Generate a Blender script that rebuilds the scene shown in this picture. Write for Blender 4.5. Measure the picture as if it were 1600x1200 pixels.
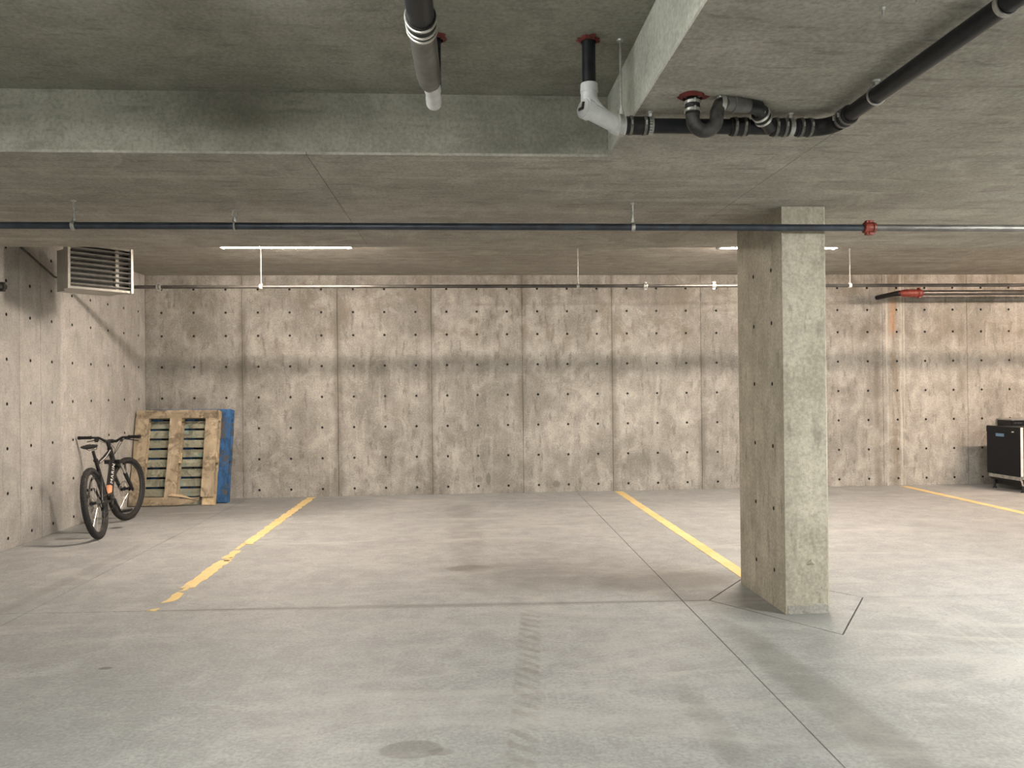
import bpy, bmesh, math, random
from math import sin, cos, pi, radians as R, sqrt, atan2
from mathutils import Vector as V, Matrix as M

S = bpy.context.scene
C = S.collection
for o in list(bpy.data.objects):
    bpy.data.objects.remove(o)

# ------------------------------------------------------------------ camera
cd = bpy.data.cameras.new('camera'); cam = bpy.data.objects.new('camera', cd); C.objects.link(cam)
cd.sensor_width = 36; cd.lens = 27.0; cd.clip_start = .02
_th, _pi, _ro = R(3.67), R(0.19), 0.0105
_F0 = V((sin(_th), cos(_th), 0)); _R0 = V((cos(_th), -sin(_th), 0)); _Z = V((0, 0, 1))
_F = _F0*cos(_pi) + _Z*sin(_pi); _U0 = -_F0*sin(_pi) + _Z*cos(_pi)
_Rt = _R0*cos(_ro) - _U0*sin(_ro); _U = _U0*cos(_ro) + _R0*sin(_ro)
_m = M((_Rt, _U, -_F)).transposed().to_4x4(); _m.translation = V((0, 0, 1.43))
cam.matrix_world = _m
S.camera = cam

# ------------------------------------------------------------------ world, exposure
S.view_settings.view_transform = 'Standard'; S.view_settings.look = 'None'
S.view_settings.gamma = 1; S.view_settings.use_curve_mapping = False
S.view_settings.exposure = 2.65
W = bpy.data.worlds.new('world'); S.world = W; W.use_nodes = True
W.node_tree.nodes['Background'].inputs[0].default_value = (.5, .5, .5, 1)
W.node_tree.nodes['Background'].inputs[1].default_value = .02
S.cycles.use_denoising = True
S.cycles.max_bounces = 10; S.cycles.diffuse_bounces = 6
WARM = (1.0, .845, .725); COOL = (1.0, 1.0, .95)
P_WARM, P_COOL = 46.0, 32.0           # lamp radiance

# ------------------------------------------------------------------ geometry helpers
class MB:
    def __init__(s): s.v = []; s.f = []; s.mi = []
    def add(s, vs, fs, mi=0, mat=None):
        b = len(s.v)
        s.v += [tuple(mat @ V(p)) if mat else tuple(p) for p in vs]
        s.f += [tuple(i+b for i in f) for f in fs]; s.mi += [mi]*len(fs); return s
    def box(s, a, b, mi=0, mat=None):
        x0, y0, z0 = a; x1, y1, z1 = b
        return s.add([(x0,y0,z0),(x1,y0,z0),(x1,y1,z0),(x0,y1,z0),(x0,y0,z1),(x1,y0,z1),(x1,y1,z1),(x0,y1,z1)],
            [(0,3,2,1),(4,5,6,7),(0,1,5,4),(1,2,6,5),(2,3,7,6),(3,0,4,7)], mi, mat)
    def prism(s, poly, h0, h1, mi=0, mat=None):      # poly (x,y) counter-clockwise, extruded in z
        n = len(poly)
        vs = [(x,y,h0) for x,y in poly] + [(x,y,h1) for x,y in poly]
        fs = [tuple(range(n))[::-1], tuple(range(n,2*n))] + [(i,(i+1)%n,n+(i+1)%n,n+i) for i in range(n)]
        return s.add(vs, fs, mi, mat)
    def tube(s, pts, r, n=14, mi=0, caps=True, closed=False, mat=None):   # r: number or list
        pts = [V(p) for p in pts]; k = len(pts)
        rs = r if isinstance(r, (list, tuple)) else [r]*k
        vs = []; fs = []; up = None
        for i in range(k):
            if closed: t = pts[(i+1)%k] - pts[i-1]
            else: t = pts[min(i+1,k-1)] - pts[max(i-1,0)]
            t.normalize()
            if up is None: up = V((0,0,1)) if abs(t.z) < .9 else V((1,0,0))
            a = up - t*up.dot(t)
            if a.length < 1e-6: a = t.orthogonal()
            a.normalize(); up = a; b = t.cross(a)
            vs += [tuple(pts[i] + (a*cos(2*pi*j/n) + b*sin(2*pi*j/n))*rs[i]) for j in range(n)]
        for i in range(k if closed else k-1):
            i2 = (i+1) % k
            fs += [(i*n+j, i*n+(j+1)%n, i2*n+(j+1)%n, i2*n+j) for j in range(n)]
        if caps and not closed:
            fs += [tuple(range(n))[::-1], tuple((k-1)*n+j for j in range(n))]
        return s.add(vs, fs, mi, mat)
    def cyl(s, a, b, r, n=16, mi=0, mat=None): return s.tube([a, b], r, n, mi, mat=mat)
    def lathe(s, a, ax, prof, n=20, mi=0, mat=None):   # prof: list of (t along axis, radius)
        a = V(a); ax = V(ax).normalized(); q = []
        p = ax.orthogonal().normalized(); w = ax.cross(p)
        vs = []; fs = []; k = len(prof)
        for t, r in prof: vs += [tuple(a + ax*t + (p*cos(2*pi*j/n) + w*sin(2*pi*j/n))*r) for j in range(n)]
        for i in range(k-1): fs += [(i*n+j, i*n+(j+1)%n, (i+1)*n+(j+1)%n, (i+1)*n+j) for j in range(n)]
        fs += [tuple(range(n))[::-1], tuple((k-1)*n+j for j in range(n))]
        return s.add(vs, fs, mi, mat)
    def torus(s, c, ax, R_, r, n=40, m=10, mi=0, mat=None, sq=1.0):
        c = V(c); ax = V(ax).normalized(); p = ax.orthogonal().normalized(); w = ax.cross(p)
        vs = []; fs = []
        for i in range(n):
            d = p*cos(2*pi*i/n) + w*sin(2*pi*i/n)
            for j in range(m):
                vs.append(tuple(c + d*(R_ + r*cos(2*pi*j/m)) + ax*(r*sq*sin(2*pi*j/m))))
        for i in range(n):
            for j in range(m):
                fs.append((i*m+j, ((i+1)%n)*m+j, ((i+1)%n)*m+(j+1)%m, i*m+(j+1)%m))
        return s.add(vs, fs, mi, mat)
    def build(s, name, mat, parent=None, smooth=False, bevel=0, mat2=None):
        me = bpy.data.meshes.new(name); me.from_pydata(s.v, [], s.f)
        me.materials.append(mat)
        if mat2: me.materials.append(mat2)
        me.polygons.foreach_set('material_index', s.mi)
        bm = bmesh.new(); bm.from_mesh(me)
        bmesh.ops.recalc_face_normals(bm, faces=bm.faces)
        if bevel: bmesh.ops.bevel(bm, geom=bm.edges[:], offset=bevel, segments=1, affect='EDGES', clamp_overlap=True)
        bm.to_mesh(me); bm.free()
        if smooth:
            me.shade_smooth(); me.set_sharp_from_angle(angle=R(40))
        o = bpy.data.objects.new(name, me); C.objects.link(o)
        if parent: o.parent = parent
        return o

def put(name, me, parent, loc=(0,0,0), rot=None):
    o = bpy.data.objects.new(name, me); C.objects.link(o); o.location = loc; o.parent = parent
    if rot: o.rotation_euler = rot
    return o
def tag(o, label, cat, group=None):
    o['label'] = label; o['category'] = cat
    if group: o['group'] = group
    return o
def thing(name, label, cat, loc=(0,0,0), rotz=0, group=None):
    o = bpy.data.objects.new(name, None); C.objects.link(o); o.empty_display_size = .1
    o.location = loc; o.rotation_euler = (0,0,rotz); return tag(o, label, cat, group)
def struct(o, label=None):
    o['kind'] = 'structure'
    if label: o['label'] = label
    return o
def arc(c, u, v, r, a0, a1, n=10):
    c, u, v = V(c), V(u), V(v)
    return [c + (u*cos(a0+(a1-a0)*i/n) + v*sin(a0+(a1-a0)*i/n))*r for i in range(n+1)]

# ------------------------------------------------------------------ node materials
class NT:
    def __init__(s, name):
        s.m = bpy.data.materials.new(name); s.m.use_nodes = True; s.t = s.m.node_tree
        s.b = s.t.nodes['Principled BSDF']; s.pos = None
    def n(s, typ, **kw):
        x = s.t.nodes.new(typ)
        for k, v in kw.items(): setattr(x, k, v)
        return x
    def put(s, sock, v):
        if isinstance(v, bpy.types.NodeSocket): s.t.links.new(v, sock)
        elif isinstance(v, (tuple, list)) and len(v) == 3 and sock.type == 'RGBA': sock.default_value = (*v, 1)
        else: sock.default_value = v
    def P(s):
        if not s.pos: s.pos = s.n('ShaderNodeNewGeometry').outputs['Position']
        return s.pos
    def math(s, op, a, b=0, c=0, clamp=False):
        x = s.n('ShaderNodeMath', operation=op, use_clamp=clamp)
        s.put(x.inputs[0], a); s.put(x.inputs[1], b); s.put(x.inputs[2], c); return x.outputs[0]
    def vec(s, op, a, b):
        x = s.n('ShaderNodeVectorMath', operation=op); s.put(x.inputs[0], a); s.put(x.inputs[1], b); return x.outputs[0]
    def sep(s, v): x = s.n('ShaderNodeSeparateXYZ'); s.put(x.inputs[0], v); return x.outputs
    def noise(s, scale, detail=4, rough=.55, vscale=(1,1,1), off=(0,0,0), dist=0, src=None):
        p = s.vec('ADD', s.vec('MULTIPLY', src or s.P(), vscale), off)
        x = s.n('ShaderNodeTexNoise'); s.put(x.inputs['Vector'], p)
        x.inputs['Scale'].default_value = scale; x.inputs['Detail'].default_value = detail
        x.inputs['Roughness'].default_value = rough; x.inputs['Distortion'].default_value = dist
        return x.outputs['Fac']
    def ramp(s, v, a, b, lo=0., hi=1., smooth=True):
        x = s.n('ShaderNodeMapRange'); x.interpolation_type = 'SMOOTHSTEP' if smooth else 'LINEAR'
        s.put(x.inputs['Value'], v)
        for k, q in (('From Min', a), ('From Max', b), ('To Min', lo), ('To Max', hi)): s.put(x.inputs[k], q)
        return x.outputs['Result']
    def mix(s, f, a, b, mode='MIX'):
        x = s.n('ShaderNodeMix', data_type='RGBA', blend_type=mode)
        s.put(x.inputs['Factor'], f); s.put(x.inputs['A'], a) if False else s.put(x.inputs[6], a); s.put(x.inputs[7], b)
        return x.outputs[2]
    def out(s, col, rough=.8, bump=None, bs=.3, bd=.01, spec=.5, metal=0):
        s.put(s.b.inputs['Base Color'], col); s.put(s.b.inputs['Roughness'], rough)
        s.b.inputs['Specular IOR Level'].default_value = spec; s.b.inputs['Metallic'].default_value = metal
        if bump is not None:
            x = s.n('ShaderNodeBump'); x.inputs['Strength'].default_value = bs; x.inputs['Distance'].default_value = bd
            s.put(x.inputs['Height'], bump); s.put(s.b.inputs['Normal'], x.outputs[0])
        return s.m

def concrete(name, c_dark, c_lite, streak, streak_amt=.25, blotch=1.2, pit=.5, rnd=.10, extra=None, rough=.85, seed=0, cl=.38):
    t = NT(name); o = (seed*7.3, seed*3.1, seed*5.7)
    big = t.noise(blotch, 6, .6, off=o, dist=.3)
    col = t.mix(t.ramp(big, .34, .66), c_dark, c_lite)
    mid = t.noise(6, 6, .65, vscale=(1,1,.8), off=o)
    col = t.mix(t.ramp(mid, .36, .64, 0, .5), col, tuple(x*.72 for x in c_dark))
    st = t.noise(5, 5, .6, vscale=streak, off=o)
    col = t.mix(t.ramp(st, .45, .72, 0, streak_amt), col, tuple(x*.62 for x in c_dark))
    st2 = t.noise(9, 4, .6, vscale=streak, off=(3+o[0], 9, 4))
    col = t.mix(t.ramp(st2, .52, .75, 0, streak_amt), col, tuple(min(1, x*1.28) for x in c_lite))
    st3 = t.noise(17, 3, .6, vscale=tuple(min(1, q*2.2) for q in streak), off=(7, 2+o[1], 1))
    col = t.mix(t.ramp(st3, .56, .68, 0, min(.75, streak_amt*1.5)), col, tuple(x*.5 for x in c_dark))
    cloud = t.noise(2.6, 8, .7, off=(11, 5, 2), dist=1.2)
    col = t.mix(t.ramp(cloud, .52, .66, 0, cl), col, tuple(min(1, x*1.2) for x in c_lite))
    vo = t.n('ShaderNodeTexVoronoi'); t.put(vo.inputs['Vector'], t.P()); vo.inputs['Scale'].default_value = 16
    pitm = t.math('MULTIPLY', t.ramp(vo.outputs['Distance'], .05, .10, 1, 0), t.ramp(t.noise(3, 2, off=(5,5,5)), .5, .62, 0, pit))
    col = t.mix(pitm, col, (.05, .045, .038))
    fine = t.noise(55, 4, .7)
    col = t.mix(t.ramp(fine, .45, .68, .0, .45), col, tuple(x*.55 for x in c_dark))
    col = t.mix(t.ramp(fine, .5, .3, .0, .25), col, tuple(min(1, x*1.35) for x in c_lite))
    oi = t.n('ShaderNodeObjectInfo').outputs['Random']
    k = t.math('ADD', 1-rnd, t.math('MULTIPLY', oi, 2*rnd))
    cc = t.n('ShaderNodeCombineColor'); [t.put(cc.inputs[i], k) for i in range(3)]
    col = t.mix(1.0, col, cc.outputs[0], 'MULTIPLY')
    if extra: col = extra(t, col)
    h = t.math('ADD', t.math('MULTIPLY', mid, .6), t.math('ADD', t.math('MULTIPLY', fine, .35), t.math('MULTIPLY', st, .5)))
    return t.out(col, rough, h, .5, .010, .3)

def plain(name, col, rough=.5, metal=0, var=.15, scale=20, spec=.5, bump=.0):
    t = NT(name)
    n = t.noise(scale, 4, .6)
    c = t.mix(t.ramp(n, .3, .7), tuple(x*(1-var) for x in col), tuple(min(1, x*(1+var)) for x in col))
    return t.out(c, rough, n if bump else None, bump, .002, spec, metal)
def glow(name, col, power):
    m = bpy.data.materials.new(name); m.use_nodes = True; b = m.node_tree.nodes['Principled BSDF']
    b.inputs['Base Color'].default_value = (.8, .8, .8, 1)
    b.inputs['Emission Color'].default_value = (*col, 1); b.inputs['Emission Strength'].default_value = power
    return m

JX = [-2.892, -1.653, -.412, .806, 2.025, 3.254, 4.54, 5.822, 7.044, 8.27, 9.49, 10.71, 12.0]
def wall_extra(t, col):
    x, y, z = t.sep(t.P())
    nz = t.noise(4, 4, .6, vscale=(1,1,.35)); wob = t.math('MULTIPLY', t.math('SUBTRACT', nz, .5), .12)
    # dark leak stains along the form joints
    fr = t.math('PINGPONG', t.math('ADD', t.math('ADD', x, wob), 2.892+1.2325*10), .61625)
    m = t.math('MULTIPLY', t.ramp(fr, 0, .09, 1, 0), t.ramp(t.noise(1.3, 3, off=(2,0,8)), .42, .6, 0.05, .55))
    col = t.mix(m, col, (.13, .115, .09))
    # mottled patches on the upper lift
    pt = t.noise(2.2, 7, .72, off=(1.5, 0, 3.3), dist=1.0)
    up = t.ramp(z, 1.6, 2.2)
    col = t.mix(t.math('MULTIPLY', t.ramp(pt, .5, .62, 0, .42), up), col, (.17, .145, .105))
    # lime streaks and rust run beside one joint
    for cx, w, a, c in ((5.885, .018, .55, (.56,.53,.47)), (6.085, .022, .55, (.56,.53,.47)), (6.13, .012, .5, (.6,.56,.5)), (5.99, .05, .55, (.20,.16,.11))):
        d = t.math('ABSOLUTE', t.math('SUBTRACT', t.math('ADD', x, t.math('MULTIPLY', wob, .12)), cx))
        mm = t.math('MULTIPLY', t.ramp(d, w*.5, w*1.2, a, 0), t.ramp(t.noise(6, 4, .6, vscale=(3,1,.25)), .40, .58, .12, 1))
        col = t.mix(mm, col, c)
    d = t.math('ABSOLUTE', t.math('SUBTRACT', x, 5.965))
    mm = t.math('MULTIPLY', t.math('MULTIPLY', t.ramp(d, .02, .075, .6, 0), t.ramp(t.noise(14, 5, .7, vscale=(1.5,1,.3)), .38, .6, .2, 1)), t.math('MULTIPLY', t.ramp(z, 2.0, 2.2), t.ramp(z, 2.62, 2.5)))
    col = t.mix(mm, col, (.46, .25, .12))
    for cx, cz, rx, rz, a in ((.33,.20,.035,.09,.6),(.20,.19,.06,.05,.45),(1.25,.11,.05,.05,.5),(2.35,.35,.25,.2,.3),(3.5,.45,.25,.22,.25)):
        dx = t.math('DIVIDE', t.math('SUBTRACT', x, cx), rx); dz = t.math('DIVIDE', t.math('SUBTRACT', z, cz), rz)
        q = t.math('ADD', t.math('ADD', t.math('MULTIPLY', dx, dx), t.math('MULTIPLY', dz, dz)), t.math('MULTIPLY', t.noise(8, 3), .8))
        col = t.mix(t.ramp(q, .8, 1.6, a, 0), col, (.13, .12, .10))
    return col

def side_extra(t, col):
    # the wall nearer the viewpoint is greyer, with a ragged vertical edge
    x, y, z = t.sep(t.P())
    w = t.math('MULTIPLY', t.math('SUBTRACT', t.noise(5, 5, .7, vscale=(1,1,.25)), .5), .10)
    m = t.ramp(t.math('ADD', y, w), 8.16, 8.22, .34, 0)
    return t.mix(m, col, (.22,.215,.205))

def floor_extra(t, col):
    x, y, z = t.sep(t.P())
    nb = t.noise(5, 5, .65); wob = t.math('MULTIPLY', t.math('SUBTRACT', nb, .5), .5)
    def ell(cx, cy, rx, ry, a, c, soft=.5, wb=1.6, ang=0):
        nonlocal col
        ux = t.math('SUBTRACT', x, cx); uy = t.math('SUBTRACT', y, cy)
        if ang:
            vx = t.math('ADD', t.math('MULTIPLY', ux, cos(ang)), t.math('MULTIPLY', uy, sin(ang)))
            uy = t.math('SUBTRACT', t.math('MULTIPLY', uy, cos(ang)), t.math('MULTIPLY', ux, sin(ang))); ux = vx
        dx = t.math('DIVIDE', ux, rx); dy = t.math('DIVIDE', uy, ry)
        q = t.math('ADD', t.math('ADD', t.math('MULTIPLY', dx, dx), t.math('MULTIPLY', dy, dy)), t.math('MULTIPLY', wob, wb))
        col = t.mix(t.ramp(q, 1-soft, 1+soft, a, 0), col, c)
    dk = (.12, .115, .10)
    ell(-.22, 3.06, .125, .075, .5, dk, .18, 2.2)                 # oil spot near the lens
    ell(-.10, 3.03, .05, .03, .4, dk, .3, 1.8)
    ell(-.2, 5.06, 1.7, .045, .38, dk, .7, 1.6, -.033)
    ell(-3.0, 6.2, .06, 1.2, .25, dk, .7, 1.6)
    ell(.045, 6.07, .17, .11, .55, dk, .4, 2.5)
    ell(.02, 7.2, .16, 1.1, .25, dk, .8, 3.5)
    ell(-.03, 8.9, .18, .5, .3, dk, .7, 3.5)
    ell(.45, 5.75, .6, .5, .35, dk, .9, 2)
    ell(-1.853, 4.09, .035, .02, .8, dk, .3, .5)
    ell(1.45, 5.55, .5, .28, .42, dk, .6, 2.2)                    # column's cast shadow, painted into the floor colour
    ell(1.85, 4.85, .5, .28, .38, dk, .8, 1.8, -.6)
    ell(1.63, 3.4, .12, 1.1, .40, dk, .6, 2.4, .06)               # damp strip along the saw cut
    ell(1.03, 3.1, .07, .55, .25, dk, .7, 2.0)
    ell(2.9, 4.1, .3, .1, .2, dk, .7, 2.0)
    for cx in (2.83, 2.95, 3.04): ell(cx, 4.33, .015, .5, .22, (.42,.41,.39), .5, .8, -.12)
    ell(-2.6, 9.5, 1.3, .8, .35, dk, .9, 1.5)
    # tyre tread print towards the camera
    ln = t.math('SUBTRACT', x, t.math('ADD', t.math('MULTIPLY', y, .105), -.115))
    band = t.ramp(t.math('ABSOLUTE', t.math('SUBTRACT', ln, .02)), .05, .075, 1, 0)
    wv = t.n('ShaderNodeTexWave', bands_direction='DIAGONAL'); t.put(wv.inputs['Vector'], t.P())
    wv.inputs['Scale'].default_value = 5.5; wv.inputs['Distortion'].default_value = 2.5
    mm = t.math('MULTIPLY', t.math('MULTIPLY', band, t.ramp(wv.outputs['Fac'], .35, .75, .12, .55)), t.math('MULTIPLY', t.ramp(y, 5.2, 4.6), t.ramp(nb, .35, .6, .35, 1)))
    col = t.mix(mm, col, (.17, .155, .125))
    # trowel swirls stretched sideways
    sw = t.noise(1.1, 7, .68, vscale=(.45, 1.3, 1), off=(4, 9, 0), dist=1.5)
    col = t.mix(t.ramp(sw, .50, .66, 0, .30), col, (.50, .49, .46))
    sw = t.noise(1.6, 7, .7, vscale=(.5, 1.2, 1), off=(14, 3, 0), dist=1.2)
    col = t.mix(t.ramp(sw, .52, .68, 0, .20), col, (.20, .20, .185))
    return col

MAT = {}
MAT['wall'] = concrete('concrete_wall', (.25,.236,.21), (.42,.40,.365), (1,1,.12), .34, 1.7, .6, .06, wall_extra)
MAT['wall_side'] = concrete('concrete_side_wall', (.44,.42,.385), (.56,.54,.50), (1,1,.10), .25, 1.0, .8, .07, side_extra, seed=2)
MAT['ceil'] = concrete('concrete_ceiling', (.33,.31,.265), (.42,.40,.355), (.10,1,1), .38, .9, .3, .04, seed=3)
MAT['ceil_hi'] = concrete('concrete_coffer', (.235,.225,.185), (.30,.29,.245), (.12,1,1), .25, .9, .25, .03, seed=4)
MAT['beam'] = concrete('concrete_step', (.38,.385,.33), (.47,.475,.42), (1,.15,1), .25, 1.2, .25, .0, seed=5)
MAT['col'] = concrete('concrete_column', (.355,.328,.262), (.48,.447,.37), (1,1,.10), .36, 1.6, .5, .02, seed=6, cl=.12)
MAT['floor'] = concrete('concrete_floor', (.30,.31,.305), (.36,.368,.362), (.35,1,1), .10, .55, .12, .015, floor_extra, .55, seed=7)
MAT['rough'] = concrete('rough_concrete', (.30,.29,.26), (.40,.385,.35), (1,1,1), .4, 5, .8, .0, seed=8)
MAT['hole'] = plain('tie_hole_shade', (.035,.032,.028), .95)  # near-black hole interiors stand in for the shade inside the recess
MAT['joint'] = plain('joint_dirt', (.07,.066,.058), .95)
MAT['abs'] = plain('black_plastic_pipe', (.009,.010,.012), .4, 0, .3, 20, .3)
MAT['trap'] = plain('dusty_black_plastic', (.035,.033,.030), .5, 0, .7, 30)
MAT['rubber'] = plain('black_rubber', (.013,.0125,.012), .6, 0, .3, 40, .3)
MAT['steel'] = plain('galvanised_steel', (.46,.46,.44), .38, .85, .25, 30)
MAT['band'] = plain('clamp_steel', (.55,.55,.52), .3, .8, .2, 30)
MAT['dullband'] = plain('dull_clamp', (.14,.135,.12), .5, .3, .3, 30)
MAT['pvc'] = plain('white_plastic_fitting', (.55,.56,.56), .4, 0, .12, 14)
MAT['greyfit'] = plain('grey_plastic_fitting', (.085,.082,.076), .3, 0, .5, 9)
MAT['blackiron'] = plain('blue_black_steel_pipe', (.035,.042,.055), .36, .3, .3, 12)
MAT['zincpipe'] = plain('zinc_coated_pipe', (.10,.097,.09), .45, .3, .25, 12)
MAT['darkpipe'] = plain('dark_steel_pipe', (.07,.066,.06), .3, .4, .3, 8)
MAT['red'] = plain('red_paint', (.19,.028,.016), .5, 0, .35, 30)
MAT['redfoam'] = plain('red_firestop', (.11,.016,.012), .85, 0, .4, 40)
MAT['heater'] = plain('heater_enamel', (.40,.385,.34), .5, .1, .12, 10)
MAT['heater_dark'] = plain('heater_inside', (.04,.038,.034), .7, 0, .4, 25)
MAT['louver'] = plain('louver_aluminium', (.48,.47,.44), .35, .6, .15, 20)
MAT['lamp_body'] = plain('lamp_housing', (.62,.62,.60), .5)
MAT['warm'] = glow('warm_tube', WARM, P_WARM)
MAT['cool'] = glow('cool_tube', COOL, P_COOL)
MAT['warm_strong'] = glow('bright_warm_tube', (1.0,.76,.60), P_WARM*1.5)
MAT['bright'] = glow('bright_cool_tube', COOL, P_COOL*2.1)
MAT['dim'] = glow('dim_cool_tube', (.97, 1.0, .95), P_COOL*.45)
def wood(name, a, b, grain, paint=None, amt=.5):
    t = NT(name)
    n1 = t.noise(4, 6, .65, vscale=grain, dist=.6); n2 = t.noise(18, 4, .6, vscale=grain)
    c = t.mix(t.ramp(n1, .32, .68), a, b); c = t.mix(t.ramp(n2, .45, .75, 0, .5), c, tuple(x*.45 for x in a))
    c = t.mix(t.ramp(t.noise(5, 6, .75, dist=.8), .48, .62, 0, .75), c, tuple(x*.38 for x in a))
    c = t.mix(t.ramp(t.noise(9, 4, .7, off=(4,4,1)), .55, .66, 0, .5), c, tuple(min(1,x*1.3) for x in b))
    k = t.n('ShaderNodeObjectInfo').outputs['Random']
    c = t.mix(t.math('MULTIPLY', k, .35), c, tuple(x*.55 for x in a))
    if paint: c = t.mix(t.ramp(t.noise(5, 5, .7, off=(3,1,7)), .62-amt*.4, .70-amt*.4), c, paint)
    return t.out(c, .85, n2, .4, .004, .2)
MAT['wood_v'] = wood('weathered_wood_upright', (.36,.29,.20), (.58,.48,.34), (1,1,.12))
MAT['wood_h'] = wood('weathered_wood_crosswise', (.27,.22,.155), (.48,.39,.27), (.12,1,1))
MAT['wood_deck'] = wood('greyed_deck_wood', (.30,.30,.225), (.42,.42,.32), (.12,1,1), (.20,.33,.31), .12)
MAT['wood_block'] = wood('pale_end_grain', (.62,.47,.28), (.75,.6,.4), (1,1,1))
MAT['shade_wood'] = wood('gap_shade_wood', (.05,.048,.045), (.09,.085,.075), (.12,1,1))  # blue pallet's deck coloured dark to stand in for shade in the gaps
MAT['blue_worn'] = wood('worn_blue_board', (.05,.13,.28), (.06,.18,.40), (1,1,.2), (.10,.095,.085), .30)
MAT['blue'] = wood('blue_painted_wood', (.05,.16,.36), (.06,.20,.46), (1,1,.2), (.20,.20,.19), .08)
def paint_mat():
    t = NT('worn_yellow_paint')
    n = t.noise(16, 6, .7); n2 = t.noise(3, 4, .6)
    c = t.mix(t.ramp(n2, .3, .7), (.62,.46,.18), (.70,.55,.27))
    c = t.mix(t.ramp(n, .55, .68, 0, .6), c, (.36,.34,.27))
    return t.out(c, .7, n, .2, .003)
MAT['yellow'] = paint_mat()

# ------------------------------------------------------------------ the setting
XL, YB, XR, YN = -4.13, 10.31, 12.0, -6.0
ZL, ZH, ZB = 2.53, 2.82, 2.93
TIEZ = [.10, .507, .914, 1.32, 1.727, 2.134, 2.44, 2.745]

def holed_panel(mb, w, xs, zs, h, t, r, hd, mat):
    """slab x 0..w, z 0..h, face at y=0 (towards -y) with round tie holes"""
    gx = [0] + [(a+b)/2 for a, b in zip(xs, xs[1:])] + [w]
    gz = [0] + [(a+b)/2 for a, b in zip(zs, zs[1:])] + [h]
    for i, cx in enumerate(xs):
        for j, cz in enumerate(zs):
            x0, x1, z0, z1 = gx[i], gx[i+1], gz[j], gz[j+1]
            ring = [(cx + r*cos(pi/8+k*pi/4), 0, cz + r*sin(pi/8+k*pi/4)) for k in range(8)]
            deep = [(cx + .7*r*cos(pi/8+k*pi/4), hd, cz + .7*r*sin(pi/8+k*pi/4)) for k in range(8)]
            vs = [(x0,0,z0),(x1,0,z0),(x1,0,z1),(x0,0,z1)] + ring + deep
            o = [4+k for k in range(8)]
            fs = [(0,1,o[6],o[5]), (1,2,o[0],o[7]), (2,3,o[2],o[1]), (3,0,o[4],o[3]),
                  (1,o[7],o[6]), (2,o[1],o[0]), (3,o[3],o[2]), (0,o[5],o[4])]
            mb.add(vs, fs, 0, mat)
            b = len(mb.v) - len(vs)
            inner = [(o[k], o[(k+1)%8], 12+(k+1)%8, 12+k) for k in range(8)] + [tuple(12+k for k in range(8))]
            mb.f += [tuple(q+b for q in f) for f in inner]; mb.mi += [1]*len(inner)
    mb.add([(0,0,0),(w,0,0),(w,0,h),(0,0,h),(0,t,0),(w,t,0),(w,t,h),(0,t,h)],
           [(0,4,5,1),(1,5,6,2),(2,6,7,3),(3,7,4,0),(4,7,6,5)], 0, mat)

# floor: slabs between saw cuts
fl = struct(MB().box((XL-.3, YN-.3, -.25), (XR+.3, YB+.3, -.03)).build('floor', MAT['joint']), 'grey sealed concrete garage floor')
def j1(y): return 1.36 + .0155*y
def j2(x): return 5.055 - .033*x
A = [(XL,YN), (-2.83,YN), (-2.83,j2(-2.83)), (XL,j2(XL))]
B = [(XL,j2(XL)), (-2.83,j2(-2.83)), (-2.83,YB), (XL,YB)]
xm = j1(5.0)
Cn = [(-2.83,YN), (j1(YN),YN), (xm,j2(xm)), (-2.83,j2(-2.83))]
Dn = [(-2.83,j2(-2.83)), (xm,j2(xm)), (j1(YB),YB), (-2.83,YB)]
dl, dn, dr, df = (1.614,j2(1.614)), (2.14,4.24), (2.65,j2(2.65)), (2.12,5.64)
En = [(j1(YN),YN), (XR,YN), (XR,j2(XR)), dr, dn, dl, (xm,j2(xm))]
Fn = [(xm,j2(xm)), dl, df, dr, (XR,j2(XR)), (XR,YB), (j1(YB),YB)]
Gn = [dl, dn, dr, df]
def inset(poly, d):
    n = len(poly); out = []
    for i in range(n):
        p, q, r = V(poly[i-1]), V(poly[i]), V(poly[(i+1) % n])
        e1 = (q-p).normalized(); e2 = (r-q).normalized()
        n1 = V((-e1.y, e1.x)); n2 = V((-e2.y, e2.x)); b = n1 + n2
        out.append(tuple(q + b*(d/max(.3, b.dot(n1)))))
    return out
for pl, g in ((A,.0025),(B,.0025),(Cn,.0035),(Dn,.0035),(En,.0035),(Fn,.0035),(Gn,.006)):
    MB().prism(inset(pl, g), -.03, 0).build('floor_slab', MAT['floor'], fl)

# back wall of cast panels
wb = struct(MB().box((XL-.3, YB+.032, -.2), (XR+.3, YB+.3, 3.3)).build('wall_back', MAT['joint']), 'cast concrete back wall with rows of tie holes')
edges = [XL] + JX
for a, b in zip(edges, edges[1:]):
    w = b - a - .005; k = 3
    mb = MB(); holed_panel(mb, w, [w*(2*i+1)/6 for i in range(3)], TIEZ, ZB+.01, .03, .0165, .024, M.Translation((a+.0025, YB, 0)))
    mb.build('wall_panel', MAT['wall'], wb, mat2=MAT['hole'])
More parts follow.
